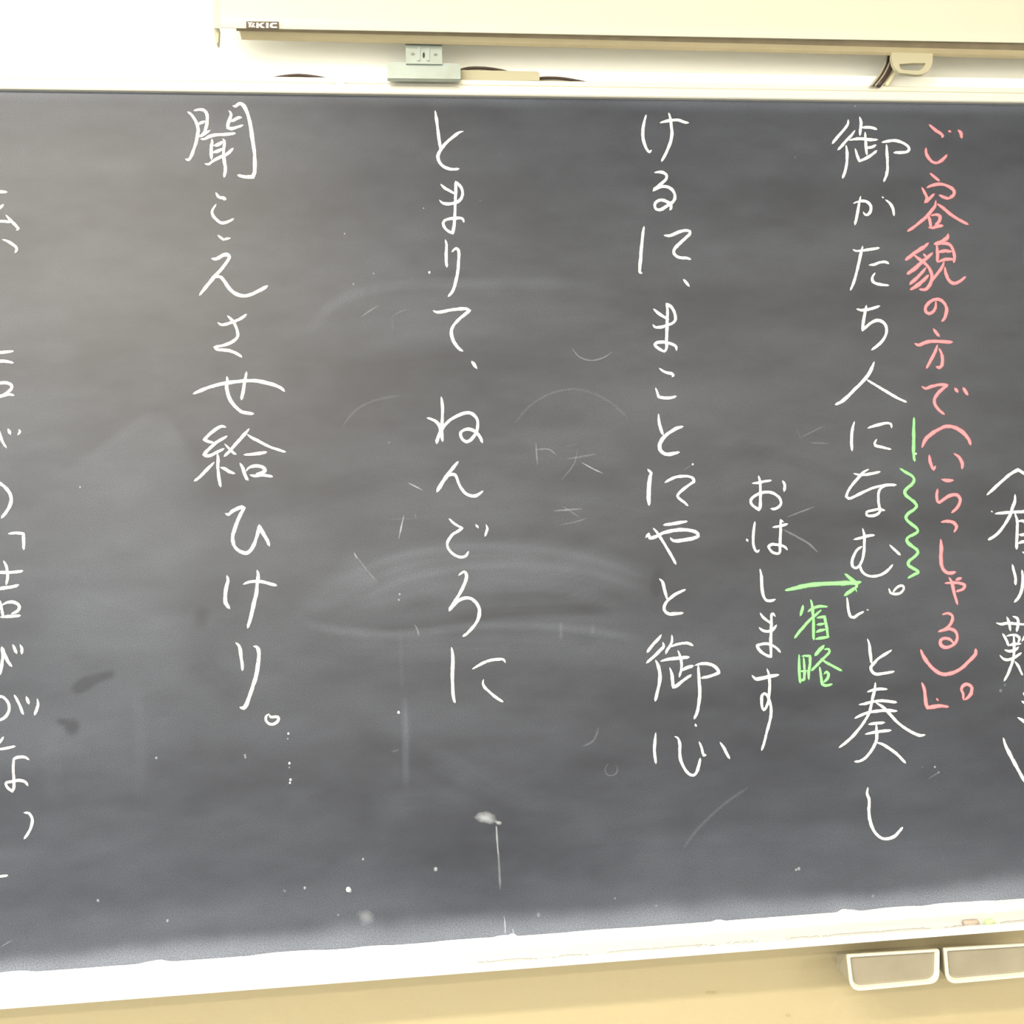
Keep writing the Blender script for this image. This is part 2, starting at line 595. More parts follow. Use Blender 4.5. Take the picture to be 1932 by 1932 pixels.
nz.inputs['Detail'].default_value = 3
nt.links.new(tc.outputs['Object'], nz.inputs['Vector'])
mr = nt.nodes.new('ShaderNodeMapRange')
mr.inputs['From Min'].default_value = .3
mr.inputs['From Max'].default_value = .7
mr.inputs['To Min'].default_value = .45
mr.inputs['To Max'].default_value = 1.55
nt.links.new(nz.outputs['Fac'], mr.inputs['Value'])
mu = nt.nodes.new('ShaderNodeMath')
mu.operation = 'MULTIPLY'
nt.links.new(an.outputs['Fac'], mu.inputs[0])
nt.links.new(mr.outputs['Result'], mu.inputs[1])
mx = nt.nodes.new('ShaderNodeMix')
mx.data_type = 'RGBA'
mx.inputs[6].default_value = (0.009, 0.012, 0.022, 1)
mx.inputs[7].default_value = (0.69, 0.77, 0.95, 1)
nt.links.new(mu.outputs[0], mx.inputs[0])
nt.links.new(mx.outputs[2], b.inputs['Base Color'])
bp = nt.nodes.new('ShaderNodeBump')
bp.inputs['Strength'].default_value = .15
bp.inputs['Distance'].default_value = .0006
nt.links.new(nz.outputs['Fac'], bp.inputs['Height'])
nt.links.new(bp.outputs['Normal'], b.inputs['Normal'])
me.materials.append(M_board)
surf = bpy.data.objects.new('writing_surface', me)
col.objects.link(surf)
surf.parent = board

# ------------------------------------------------------------------ chalk writing
REG = {  # photo crop origin and pixel size of 10 crop units
    'A1': (330, 180, 1.294), 'A2': (330, 420, 1.294), 'A3': (330, 680, 1.294), 'A4': (330, 930, 1.294), 'A5': (360, 1170, 1.294),
    'B1': (770, 190, 1.294), 'B2': (770, 440, 1.294), 'B3': (770, 690, 1.294), 'B4': (770, 940, 1.294), 'B5': (770, 1130, 1.294),
    'C1': (1150, 190, 1.294), 'C2': (1150, 420, 1.294), 'C3': (1150, 660, 1.294), 'C4': (1150, 870, 1.294), 'C5': (1150, 1070, 1.294),
    'C6': (1170, 1290, 1.294), 'D1': (1550, 200, 1.553), 'D2': (1550, 440, 1.553), 'D3': (1550, 670, 1.553), 'D4': (1550, 870, 1.553),
    'D5': (1550, 1080, 1.553), 'D6': (1560, 1320, 1.553), 'E1': (1390, 880, 1.294), 'E2': (1390, 1080, 1.294), 'H': (1380, 1230, 1.0352),
    'F1': (1782, 870, 1.294), 'F2': (1782, 1080, 1.294), 'F3': (1782, 1280, 1.294), 'G1': (0, 340, 1.294), 'G2': (0, 640, 1.294),
    'G3': (0, 880, 1.294), 'G4': (0, 1060, 1.294), 'G5': (0, 1280, 2.174), 'P': (0, 0, 1.0),
}
_lay = [0]


def stroke_geom(pts, width, V, Fc, UV, taper=(0.55, 0.8), rs=None):
    P = catmull(pts)
    n = len(P)
    L = np.concatenate([[0], np.cumsum(np.linalg.norm(np.diff(P, axis=0), axis=1))])
    tot = L[-1]
    tg = np.gradient(P, axis=0)
    tg /= np.linalg.norm(tg, axis=1)[:, None] + 1e-9
    nr = np.stack([-tg[:, 1], tg[:, 0]], -1)
    ph = rs.rand() * 6
    wob = 1 + .07 * np.sin(L / 11 + ph) + .05 * np.sin(L / 4.3 + ph * 2)
    lead = min(14.0, tot * .3 + .1)
    s0 = taper[0] + (1 - taper[0]) * np.clip(L / lead, 0, 1)
    s1 = taper[1] + (1 - taper[1]) * np.clip((tot - L) / lead, 0, 1)
    wd = width * wob * s0 * s1
    # rounded tips
    rr = width * .45
    for D in (L, tot - L):
        q = np.clip(D / rr, 0, 1)
        wd = wd * np.sqrt(np.clip(1 - (1 - q) ** 2, .03, 1))
    # extend tips by a little
    P[0] -= tg[0] * 1.2
    P[-1] += tg[-1] * 1.2
    _lay[0] += 1
    lift = 0.00025 + 0.00003 * (_lay[0] % 9)
    base = len(V)
    for i in range(n):
        for k, s in enumerate((-.5, 0, .5)):
            q = P[i] + nr[i] * wd[i] * s
            V.append(pix(q[0], q[1], -lift - (.0004 if k == 1 else 0)))
            UV.append((L[i] / 10, s + .5))
    for i in range(n - 1):
        for k in range(2):
            a = base + i * 3 + k
            Fc.append((a, a + 1, a + 4, a + 3))


def parse(region, s):
    ox, oy, k = REG[region]
    width = None
    if ':' in s:
        wd, s = s.split(':')
        width = float(wd)
    pts = []
    for t in s.split():
        c = t.endswith('*')
        x, y = t.rstrip('*').split(',')
        pts.append((ox + float(x) * k, oy + float(y) * k, c))
    return pts, width


RS = np.random.RandomState(3)


def char(region, text, m=None, width=7.0, name='chalk_character', label=None, taper=(.55, .8)):
    V, Fc, UV = [], [], []
    for s in text.split(';'):
        pts, wd = parse(region, s.strip())
        if len(pts) == 1:
            pts = [pts[0], (pts[0][0] + .8, pts[0][1] + 1.6, 0)]
        stroke_geom(pts, wd or width, V, Fc, UV, taper, RS)
    o = obj(name, V, Fc, m or M_cw, surf, uvs=UV)
    if label: o['label'] = label
    return o


# --- column "聞こえさせ給ひけり。"
char('A1', '19,24 24,28 31,39 34,50 33,58 31,68 27,80 23,90 20,94* 16,93; 28,22 36,20.5 43,22 47,29 47,38 45,48 42,55 38,59; 34,42 39,39.5 44,38; 35,60 40,58 46,54 51,51.5; '
     '79,22.5 82,27 80,34 77,43 77,47* 82,48.5 90,46.5 99,43.5; 81,38 86,36 92,32.5 97,32.5; 8:85,15 88,16 93,12.5 97,12.5 101,16 106,27 110,43 113,63 116,85 116.5,100 116,112 113.5,119* 105,119 98,118 92,116; '
     '38,63.5 43,63.5 50,60 60,57.5 72,57 88,55.5; 54,64 54.5,68 53,75 53,84 53,93; 70,63.5 72.5,67 71.5,76 71,86 72,96 73.5,104 73.5,111 71.5,119; 57,73 62,72 70,67.5; 55.5,83 60,82 70,78; 44,99.5 49,100.5 55,96 66,90 75,86 85,77.5', width=7)
char('A1', '60,142 63,147 66,149 71,149.5 73.5,151 71,152; 60,159 56,165 54,170 56,176 61,181.5 67,185.5 73,185.5 80,183 85.5,180', width=6.4)
char('A2', '6:63,18.5 67,22 71,25* 75,23.5 80.5,23; 54,52.5 60,53 66,50 72,47 77,47 79.5,50 76,57 66,70 56,81 46,93 36,105.5; 57,80 62,79 66,79 71,84 78,94 86,102 95,106 104,106.5 113,104 123,99 135,92.5', width=7.6)
char('A2', '63,146 68,149 75,148 84,145 93,141.5 99,138 104,134; 77,136 82,141 87,148 91,158 91.5,166 85,173 74,178 58,181.5* 61,184.5 68,185.5 80,187 88,190 95,194 97,196', width=6.6)
char('A3', '27,48.5 40,43 55,37.5 72,33.5 90,31 105,29.5 120,30 135,33 148,37 156,41 159.5,45; 76,24 76.5,30 75.5,38 77,48 80,56 85,64 92,71 99,75.5 107,77 114.5,78; 104.5,17 103,25 101,34 100,44 98,52 97,57', width=7.6)
char('A3', '74,97.5 69,96 62,99 54,104.5 47,111 42.5,115.5* 48,118 56,120; 76,110.5 70,114 60,120 52,127 45,134 42.5,137.5* 46,139 52,138.5 60,134.5 71.5,129; 5.5:73,122 79,128.5 85,134.5 89,137; 62,136 63,145 62.5,155 63.5,165 65,175 66.5,184; '
     '57,149 50,156 42,164 35,171 28.5,175.5; 67,156 73,158 79,162 87,165; 108,100 103,106 95,115 86,125 79,133 72,139.5; 6:106,108 111,112 120,116.5 130,122 142,127.5 150,130 161,133.5; 101,137.5 110,137 120,136 133.5,134; '
     '95,150 99,157 101,164 104,171 106.5,174.5; 104,161 108,156.5 115,154 123,154 130,157 131.5,161 126,164 118,166; 110,167 116,168.5 125,167.5 135,168 142,169.5', width=7)
char('A4', '74,30 78,31.5 84,26.5 92,22.5 98,20.5 101,22* 96,31 91,42 87,53 84.5,62 84.5,70 87,78 93,84 99,87 105,87.5 110,84 115,76 119,65 122,54 123,48* 126,54 131,63 135,70 137.5,77', width=7.6)
char('A4', '8:76,121 77.5,127 75,138 73.5,150 74,160 77,165 79.5,168.5; 6.6:100,133 108,130 117,129 127,129.5 137,132 148,135; 8:120,113 121.5,120 120,132 119,145 116,158 113,170 110.5,182 108,190 106,196.5', width=7)
char('A5', '66,33 70,37 72.5,46 73.5,56 75,66 75,73; 8.4:92,38 96,39 99,45 99,55 97.5,68 95,82 91,95 87,107 83,118 80,125 77,128.5* 72,127', width=7.4)
char('A5', '114,137 110,140 109.5,146 113,150.5 119,152 124,150 128,145 127,141.5 121,141 117,141.5 115,138.5', width=6.2)
# --- column "とまりて、ねんごろに"
char('B1', '39.5,15 41,25 43,40 45,55 46.5,65 48.5,73; 80,45 75,46 66,52.5 57,60 50,68 45.5,75 43.5,82 46,90 52,96 60,99.5 67,100 74,99.5', width=6.8)
char('B1', '48,122 53,127 60,131 68,135.5; 46,145 50,149 57,150.5 66,149.5 73,147 78,141 79.5,134 77,126 73,121.5 69.5,118.5* 69.5,125 69,140 68.5,155 68,170 67,182 65,193* 60,191 54,186 51,179 53,175 59,172.5 68,171.5 76,171 80,173 81,177', width=6.4)
char('B2', '54.5,10 56,17 55.5,28 55.5,40 56.5,49; 64,27 67,24 70,22 73,24.5 74,31 73.5,42 72.5,55 70.5,66 67.5,78 64,86 58.5,92', width=6.6)
char('B2', '37,113 41,115 50,114.5 62,112 75,110.5 85,110.5 89.5,113* 83,118 75,125 68,132 64,139 63,146 65,154 69,162 74,168 79.5,172', width=7)
char('B2', '93,187 96,191 100,197.3', width=7, taper=(.8, .5))
char('B3', '48.5,46 50,58 50,72 49.5,85 49,97 50,110; 28,76 34,78 40,81 44.5,86 46.5,93 46,99 43,106 41.5,112.5* 45,102 49,94 55,85 63,78 73,72.5 83,69 91,69 97,73 101,79 101.5,88 99.5,97 95,104 90,109 85,111 79,107 76.5,101 77,97 82,93.5 89,92.5 96,95 102,100 106,106 108,112', width=6.8)
char('B3', '8:73,140 67,147 60,156 52,167 46,177 42,183.5; 53,166 58,160 63,158.5 68,159 71,164 74,172 79,181 85,187 92,190 99,189.5 105,186 109,183', width=6.4)
char('B4', '60,30 66,36 72,40 79,43.5* 73,48 66,52 60,59 57,66 58.5,73 64,80 71,84.5 78,86 84,84 88,78; 99,38.5 102,43; 114,39 115.5,44 114,50 112,55', width=6)
char('B4', '74,112 78,109 82,107 85,111 84,120 80,130 74,141 67,152 60,163* 66,156 74,149 83,145.5 91,146 98,151 103,159 104,167 102,176 97,185 90,193 85,198 80,201', width=7)
char('B5', '63.5,71 65,82 65,97 64.5,112 65,128 66,142 68,151; 6:94,102 101,98 110,93 120,89.5 131,88 139,88.5 141.5,92.5; 6.2:110,118 109,122 111,128 118,135 126,142 138,150', width=7.2)
# --- column "けるに、まことにやと御心"
char('C1', '53.5,21 51,29 49,40 48.5,50 50,60 53,68 56,73 58,75 61,72.5; 74,32 82,30 91,28.5 100,28 108,31 115,32.5; 86.5,18 88.5,25 90,36 91,48 89.5,58 86,68 81,79 76,88', width=6.6)
char('C1', '66,104.5 72,104 78,104.5 83,108.5 83,113 78,119 72,124 64,130* 70,127 79,125 87,126.5 93,132 95.5,140 93,147 87,151 80,156 74,159 68,158 66,154 67,149 72,145.5 78,145 85,148 89.5,152 89.5,157 88,159', width=6.8)
char('C2', '50.5,6 49,14 47.5,28 46,42 45,56 44,68 44,72 47,74; 80,18.5 88,19 95,16.5 103,13 112,11.5 117,13 117,16.5 112,21.5 105,28 98,34.5 94,40 94,45 98,49 105,51.5 112,51.5 118,53.5', width=6.8)
char('C2', '108,83 112,87.5 116,93', width=6, taper=(.6, .6))
char('C2', '64.5,126 70,131 77,136 86,141; 63.5,149 66.5,152.5 74,152.5 83,150 91,147 95.5,143 96,137 94,129 90,123 83.5,118.5* 84.5,128 84,143 83.5,158 83,173 83,183 80,187.5 74,185 68,181 66,178 69,175 76,174 84,175 92,177.5 97,181 97.5,186', width=6.4)
char('C3', '73,27 78,31 84,33.5 90,34.5 93,37 91.5,39; 67.5,56 69.5,62 71.5,68.5* 78,70 88,70 97,68', width=6.4)
char('C3', '71.5,94 72,103 74,113 78,124; 8:107,112 99,114 90,119 82,125 76,132 73,140 74,146 79,151 86,152.5 94,151 101.5,149.5', width=6.4)
char('C4', '8.4:56,12 61,17.5* 59,24 57.5,36 57,50 57.5,64; 6.2:81,31 88,27 96,23.5 106,22 116,22.5 122,25.5 123,30* 117,34 109,40 101,47 99,51 102,55 109,60 114,65', width=7)
char('C4', '79,93 88,92 100,90 113,88; 7.4:53,111 57,106* 59,112 65,111 73,107 82,103.5 95,101 108,100 120,101.5 128,105 129.5,110* 120,113 108,115 97,116.5 92,115.5 89,112; 6:64,98 70,105 77,116 85,129 92,141 96.5,150', width=7)
char('C5', '73,17 77,21 80,32 84,47; 110.5,33 103,36 94,41 86,47.5 81,54 79.5,61 82,65.5 88,68.5 95,68 107,67', width=6.6)
char('C5', '75.5,99 71,105 64,112 55,124; 78,110 79,116 74,121 66,129 58,136 54,139.5; 67.5,136 71,144 73.5,157 73,167 70.5,179 68.5,188 66.5,195; 6:91,99.5 91,108 88,115 84,121 82,126; 6:89,116 97,113 107,111 115,111 121.5,114.5; '
     '75,137 85,134.5 96,133 106,132 116,131.5; 6:100,122 103,130 105,140 104.5,150 103,155 101.5,160; 105,151 112,147 122,144; 88,147 90.5,155 92,166 93,175* 98,173 105,167 112,162 119,157.5; 125,143 133,141 144,141 152,144 158,149.5 159.5,154* 152,157 143,160 134,161.5; '
     '129.5,144 130,155 131,170 131.5,185 130,200 127.5,212 123.5,221', width=7)
char('C6', '52,72 51,83 50,95 51,107 52,116; 80,77 84,79 87,88 87,100 88,110 92,120 97,128 102,132.5 107,133.5 111,130 114,122 117,109; 6:115.5,85 119,94 120.5,101 122,104.5* 125,104; 6:146,85.5 151,93 155,101 159.5,109; 110,59 110.5,62', width=6.4)
# --- column "おはします"
char('E1', '23,24.5 31,24 40,22 50,20.5; 32,14 34,23 34.5,36 34.5,50 34,60 32.5,63* 26,59 21,54 20.5,49 25,44 32,40 41,37.5 50,38 58,42 63,47 64.5,54 61,59 55,62 50,61.5; 67,21 70,27 69,36', width=6.2)
char('E1', '26.5,81 25,92 24,104 24.5,115 27,122 30,124.5 33,122; 52.5,88.5 60,87.5 67,86 74,84; 68,81 64,78* 64,90 63.5,103 63,116 63,124 61,127 54,126 49,122 46.5,117 50,114 58,114 66,115.5 71,118 73.5,121.5; 14.5,106 16,109', width=6)
char('E2', '34,-4.5 36,5.5 36.5,17.5 37.5,28 40,36.5 43,40.5 49,41.5 56,39.5', width=6.4)
char('E2', '34.5,59.5 38,65 44,70 52,75; 33,80.5 37,84 44,86 52,84 58,77; 56,64 53,60* 51,61 50.5,72 50,87 49.5,102 50,116 50,123* 44,121 37,117 31,110 30,106.5 35,105 43,104 52,106.5 59,111 63.5,116.5', width=6.2)
char('H', '7.4:38,43 44,49 55,48 68,45 86,42; 65,31 68,40 69.5,52 69.5,65 68.5,80 66.5,92 62,103 59,106 56,100 55,88 56,79 60,76 65,79 69,88 72,100 72,115 69,130 64,148 59,168 55,179', width=6)
# --- column "御かたち人になむ。」と奏し"
char('D1', '32.5,17 32,22 27,29 20,37 13,45.5; 40.5,30 36,36 30,42 25,48 20,53; 30,48 31,56 31,66 29.5,76 27,84 25.5,87.5; 46.5,13.5 48,20 47.5,27 46.5,35.5; 49,26 56,26 62,26.5 67,28.5; 34,41.5 42,40 52,40 60,41 68,41; 53,32 53.5,40 54,50 55,59; '
     '55,50.5 61,50 66,47.5; 41,52 43,59 46,67* 53,64 60,60 67,54.5; 73.5,44 82,42.5 90,42 98,44.5 105,49 106.5,53 103,56 96,56.5 88,56.5; 79,47 79.5,57 80,67 80,77 78.5,85 75.5,91.5', width=6.4)
char('D1', '39,118 45,116 52,115.5 57,117.5 60,122 59.5,128 56,132 53,132 51,129; 47.5,110 45.5,119 44,128 42,138 40.5,144; 5.5:74,110.5 75,111.5; 78,114 83,118 86.5,124 88,133', width=6.2)
char('D2', '38.5,20 42,21.5 50,21 60,19.5 70,18; 50,16 48,24 45.5,35 43,46 40,57 37,65 35,69; 58,38.5 64,38 71,35.5 78,35 81.5,37; 65,48.5 62,53 62,58 66,61 73,62.5 81.5,63.5', width=6.2)
char('D2', '43,92 48,93.5 55,93 63,91 70.5,88.5; 54.5,88 53,96 51,106 49.5,118* 54,114 60,109 67,106 73,107 78,112 79,119 77,126 72,133 66,138 61,141.5', width=6.4)
char('D3', '7.4:64,8.5 61,16 56,25 49,33 41,41 32,50 25,56 17,60; 55.5,30 60,33 70,39 80,45 91,51.5 103,57', width=5.8)
char('D3', '40,81 38,88 36.5,98 36.5,107 37,116; 56.5,88.5 64,86 72,84 80,82.5 84.5,84 85,88; 67,102.5 64.5,107 66,110 72,111.5 84,114.5', width=6.2)
char('D4', '39.5,15 45,16.5 53,16.5 62,15 71,13; 57,10 51,13.5 45,20 38,28 32,37 30,43* 33,45.5 40,43 50,38 60,33.5 70,30.5 80,29 90.5,29; 78,30 72,33 69.5,38 69,46 70,55 71.5,60 67,65 61,66.5 55,65.5 55,62 61,60 70,58.5 76.5,60', width=6)
char('D4', '39.5,95 47,93.5 56,91 64,90; 50,82 52,90 52,100 51.5,110 49.5,120 46,127 42,130 38,128 37,122 40,113 44,107 49,104; 47.5,122 47,128 50,135 56,139 63,140 71,138.5 79,134 86.5,126; 83,102 88,107 95.5,114', width=6)
char('D4', '82,155 84,160 90,161.5 96,160 100,155 99,151.5 95,151.5 90,155 87,159', width=5.6)
char('D4', '31,166 32,174 33,183 35,189* 39,190 45,186 51,183; 4.5:55.5,180.5 56.5,181', width=6, name='chalk_bracket')
char('D5', '56,81 58,87 59,97 60.5,110; 85,94.5 78,99 70,104 64,110 60,115.5 61,120 66,123.5 73,123 88,120.5', width=6.4)
char('D5', '65.5,134 64.5,143 61.5,155 58.5,169 52.5,180.5 44.5,191.5 35.5,201.5 26.5,209 21.5,212.5; 56,145 64,142.5 72,141.5 79.5,142; 46,160.5 53,159.5 62,157 74,156 91,158; 40.5,177 48,173.5 57,170 68,168.5 80,167.5 91.5,168.5; '
     '66.5,158.5 74.5,163.5 82.5,171.5 90.5,180.5 100.5,188.5 111.5,195 119.5,198 125.5,197.5; 57.4,184.5 64.4,183.5 76.4,182.5; 53.4,196.5 62.4,194.5 72.4,193 84.4,192; 66.4,183.5 66.9,192.5 66.9,202.5 63.4,211.5 58.4,219.5 52.4,226 45.4,229.5 40.4,229.5; 67.4,206.5 73.4,208.5 83.4,214.5 93.4,222.5 101.9,231.5', width=6.4)
char('D6', '50,107 49,114 51.5,122 51,134 52,145 55,155 60,163 67,168.5 74,169 82,166 92,155.5', width=6.6)
# --- pink column "ご容貌の方で（いらっしゃる）」。"
PK = dict(m=M_cp, width=7.4, label='pink chalk writing')
char('D1', '131,22.5 138,29 146,34.5 147.5,36.5 146,38; 127,51 127,57 130,63 135,68 140,69 146,66 152.5,59.5; 154,30 157,31.5; 166,29 169.5,33 170,39', **PK)
char('D1', '132,81.5 137,86 143,91; 122,99 125.5,106 128,112 126,117* 131,112.5 137,107; 128,99 136,96 146,95 155,98 161,103 160.5,108 155,112; 143,108 149,111 155,113; 139,115 138,121 133,128 127,135 118,142.5 111,148 104.5,152; '
     '141,119 148,124 156,131 166,137.5 178,144; 130,133 132,141 133,148; 133,133 140,132 144,134 143,140 138,144.5; 130,147.5 135,148 141,146 147.5,145.5', **PK)
char('D2', '9:130,12 124,17 116,22 108,28 102,32.5; 112,26 118,31 125,36 131,43 134,51 133.5,58 130,65 126,68.5 119,68; 9:135,24 128,30 120,37 112,44 104,49.5; 8:127,42 121,49 114,56 107,62; 9:130,51 124,57 117,63 108,68.5; 6:124,25 127,29; '
     '10:154,1 153,5 148,9 142,12 137,13; 140,14 141,25 140.5,35; 138,13 148,12 156,14 160,21 161.5,29 160.5,35.5; 141,23 150,21.5 158,22.5; 141,35 150,32 160,31.5; 149,35 146,42 140,50 134,58; 150,41 151,49 154,56 160,61 167,59 175,53', **PK)
char('D2', '139,83 138.5,90 136,95 131,97.5 127,95.5 126,91 130,85 136,81 143,80.5 149,85 152,92 151,99 149,104 146,107', **PK)
char('D2', '136,116 139,120.5 143,125.5; 8:113.5,134 118,136 124,133.5 132,131.5 143,131.5 159,132.5; 141,136 138,144 134,152 127.5,164; 143,140 146,147 147,155 146,161 143,163.5* 139.5,162', **PK)
char('D3', '122,38 126,40.5 134,38 143,36 153,36.5* 147,41 141,47 137,54 138,60 142,66 149,72; 162,40 165.5,45; 172,39.5 177.5,48.5', **PK)
char('D3', '8.4:122,112 126,103 133,96 142,90.5 152,86.5 163,88.5 173,95 179,103 181,109', name='chalk_bracket', **PK)
char('D3', '131,121.5 132,129 134,135 136,139* 138.5,135; 161,119.5 167,124 171,132 170.5,138', **PK)
char('D4', '146,22 152,23.5 160,23.5; 141,34 140,42 141,49 143,50.5* 149,46 157,41.5 164,41 168.5,46 167,53 163,58.5 158,62.5', **PK)
char('D4', '145.5,74 153,73 160,74.5 164,79 163,83 161,86', **PK)
char('D4', '8.4:145,95 145.5,106 145,118 146,127 149,133 154,136 163,135', **PK)
char('D5', '150,13 158,12.5 168,13 174,16 172,20 164,23; 155,6 158.5,13 161,24 164,35 165,39; 163,9 170,7', **PK)
char('D5', '147,51 154,49.5 159,53 158.5,59 155,65 149,69.5; 142,72 148,70 156,68.5 163,72 165,79 162,86 156,90 149,91 144.5,87 145,82 150,80 157,82 160,86', **PK)
char('D5', '8.4:120.5,94 124,102 130,111 138,119 147,123.5 158,122.5 169,117 179,108 187,99 187.5,93', name='chalk_bracket', **PK)
char('D5', '8.4:122,134 125,142 126,152 127,160 129,164.5* 137,163 145,162 154,163.5; 5:140,153 141.5,156', name='chalk_bracket', **PK)
char('D5', '172.5,155 172,147* 170,142 173,137 178,136 182.5,140 182,146 179,151 174,154.5', **PK)
# --- green notes
GR = dict(m=M_cg, label='light green chalk mark')
char('D3', '112.5,76 112,90 112,105 112,120 113,129', width=7.2, name='chalk_line', **GR)
char('D4', '95.5,9 103,14 110,18 112.5,23 110,28 104,33 101,37 102,41 108,46 114,51 115.5,55 112,59 105,64 102.5,68 104,72 110,77 116,82 117,85.5 113,88.5 106,92 103.5,95 105,99 111,104 116,108 117,111.5 112,117 106,122 105.5,126 110,129.5 116,133 117.5,135 112,138 105,142', width=7, name='chalk_wavy_line', **GR)
char('E2', '9.4:71,26 85,23 100,19.5 120,17 140,16 160,15.5 175,15 181,14; 158,2 165,8 172,14 175,19 175,22; 8.4:175,21 168,26 162,30 157,33.5; 4:174,24 174.5,28', width=7.6, name='chalk_arrow', **GR)
char('E2', '97,48 95,56 92.5,63; 108,40 110,48 111,60 112,72 112,85 112,98; 104,57 110,53 120,49.5 132,50; 123,55 115,62 106,70 97,80 90,88 84.5,95.5; 117,66 128,64.5* 130,75 132,86 133,95; 115,97 124,95.5 134.5,94; 117,76 128,75; 116,87 122,84.5 129,83.5', width=6.6, **GR)
char('E2', '91,120 91,135 91.5,150 92.5,161; 95,122 100,121.5 107,122* 107,132 105,145 105,156; 97.5,124 98.5,135 99,147 98,156; 5:93,144 103,143.5; 94,158 100,155; 8:127.5,106.5 121,113 114,121; 128,112 134,111.5* 135.5,115 131,121 124,128 116,136 109,143; 123,125.5 130,131 140,136.5 153,143.5; '
     '121,138 122.5,148 123.5,156 124.5,163* 130,165 139,163; 127,148 131,145 134,149 132,155 127,160', width=6.4, **GR)
# --- right-hand column, cut by the edge of the picture: "有り難い"
char('F1', '62,49 72,40 84,29 96,19 107,12.5* 112,15.5 119,20 130,28 142,36', width=6.8)
char('F1', '103,49 102.5,58 99,68 95,80 88,92 80,103 72,110 64,114.5; 74,76.5 85,75.5 97,74.5 108,74 120,73.5 138,73; 103,77 106,87 106,100 105.5,113 105,128; 107,88 113,87 119,90 123,100 124,116 123,130 119,134* 114,132.5; 109,107 113,107.5 122,105; 108,120 113,117.5 122,118; 4:68.5,73 69.5,74', width=6.8)
char('F1', '99,151 101,160 103.5,170 103.5,180; 113,159 114,170 113.5,182 111,193 107,200 102,205.3', width=6.8)
char('F2', '76,73.5 82,75.5 92,74 105,75 120,76; 91,65 94,73 96,85; 100,64 106,67 107.5,75 105,86; 85,89.5 89,96 92,103 93,107; 91,92.5 100,91 107,93 109.5,97 107,102; 94,106 103,104.5 111,104; 101,92 101.5,103 101.5,115 100,127 96,139 92,149 87,158; 88,113 95,115 103,113 108,109; '
     '81,121 86,126 92,127.5 102,124 112,117.5; 103,130 108,137 111,144 113.5,149.5; 113,100 119,90 123,80; 122,84 123,110 124,150; 124,96 140,93; 124,112 138,110; 124,128 138,126; 124,145 142,142; 131,84 131,144', width=6)
char('F3', '107,57 112,60 120,65 128,66', width=6.6)
char('F3', '115,21 118,26; 113,33 118,37', width=5.5)
char('F3', '7.4:86,87 88,95 94,108 102,123 110,138 118,151 124,157 129,153; 140,90 146,105 148,122', width=7)
# --- left-hand column, cut by the edge of the picture
char('G1', '-14,17 3,17 10,17.5; -10,49 0,40 5,36; -10,60 5,60 17,61; 9,51 16,59 23,66 27,71* 24.5,72.5', width=6.4)
char('G1', '4,86.5 10,88.5 17,92.5 23,97 24.5,101 22,105.5', width=6.2)
char('G2', '-10,19.5 5,19 19,17.5; -10,33 5,32 13,33 19,34.5; -8,66 3,63.5 11,64 17,67.5 16.5,72 10,78 2,83; -8,85 5,82 14,80.5 20,82', width=6.6)
char('G2', '12,131 15,138.5; 28,132 29,135 26,139; 0,135 0.5,140 4,150 9,158; -14,140 -4,134 0,135', width=6)
char('G3', '-14,24 -4,23 2,26 9,32 15,41 16.5,49 14,58 8,68 2,75', width=7.2)
char('G3', '12.5,98 22,97 34,98* 34.5,108 34.5,121', width=6.8, name='chalk_bracket')
char('G3', '5.5,138 9,145 11,155 11,163 9,172; -8,154.5 10,154.5 22,154 33,152.5; -8,179.5 8,177 18,175.5 27,173', width=6.8)
char('G4', '0.5,57 2,66 4,77 5,80; 3,63 10,59.5 18,58.5 25,61 28.5,66 25,72 17,75.5; 1,80.5 15,79.5 29.5,78.5', width=6.6)
char('G4', '0.5,164 3,148 4,137 3,125* 8,138 12,146 17,152.5; 19,121 24,133.5; 29.5,121 32,127 31.5,134', width=6.6)
char('G5', '-5,16 2,16 7,21 8,27 5,33 0,36 -4,36; 12.5,14.5 17,23 20,31; 23,16 25,22; 32.5,18 33,23 30,31.5', width=6.4)
char('G5', '-6,59 0,55 3,51; -8,62 3,61 13,59', width=6)
char('G5', '25,70.5 22,68.5 15,68.5 12,70* 11.5,78 12,88 12,95 10.5,98* 6,94 5,91 10,89.5 17,88.5 22,90 24,93', width=6.2)
char('G5', '21,116.5 25,117 28,122 27,129 24,135 21,139', width=6.2)
char('G5', '-6,172.5 6.5,171', width=6.2)


# --- half erased strokes and specks
def faint(text, k, width=4.0, taper=(.3, .3)):
    return char('P', text, M_f[k], width, 'chalk_smudge', None, taper)


faint('1079,657 1094,674 1116,680 1138,675 1156,664', .30, 4)
faint('645,806 670,775 703,757 753,746', .10, 7)
faint('971,799 1000,766 1043,741 1094,735 1145,755 1185,788', .10, 6)
faint('1011,836 1012,848 1014,877', .30, 4)
faint('1011,848 1036,848 1051,860', .30, 4)
faint('1069,866 1095,862 1124,857', .18, 6)
faint('1090,846 1083,875 1060,905', .18, 4)
faint('1098,873 1118,884 1137,893', .5, 4)
faint('1065,842 1094,838', .10, 4)
faint('1045,964 1098,960', .30, 5)
faint('1061,955 1078,966 1094,977', .18, 4)
faint('1054,991 1085,985 1112,976', .18, 4)
faint('770,911 784,918 797,925', .5, 4)
faint('761.6,973 757,995 752.5,1016', .5, 4)
faint('735,980 760,979 786,978', .10, 4)
faint('784,970 784,977', .30, 4)
faint('714,576 700,585 681,598', .30, 4)
faint('739,598 752,590 770,583', .18, 4)
faint('739,598 742,625', .10, 5)
faint('668,1043 674,1054', .5, 4)
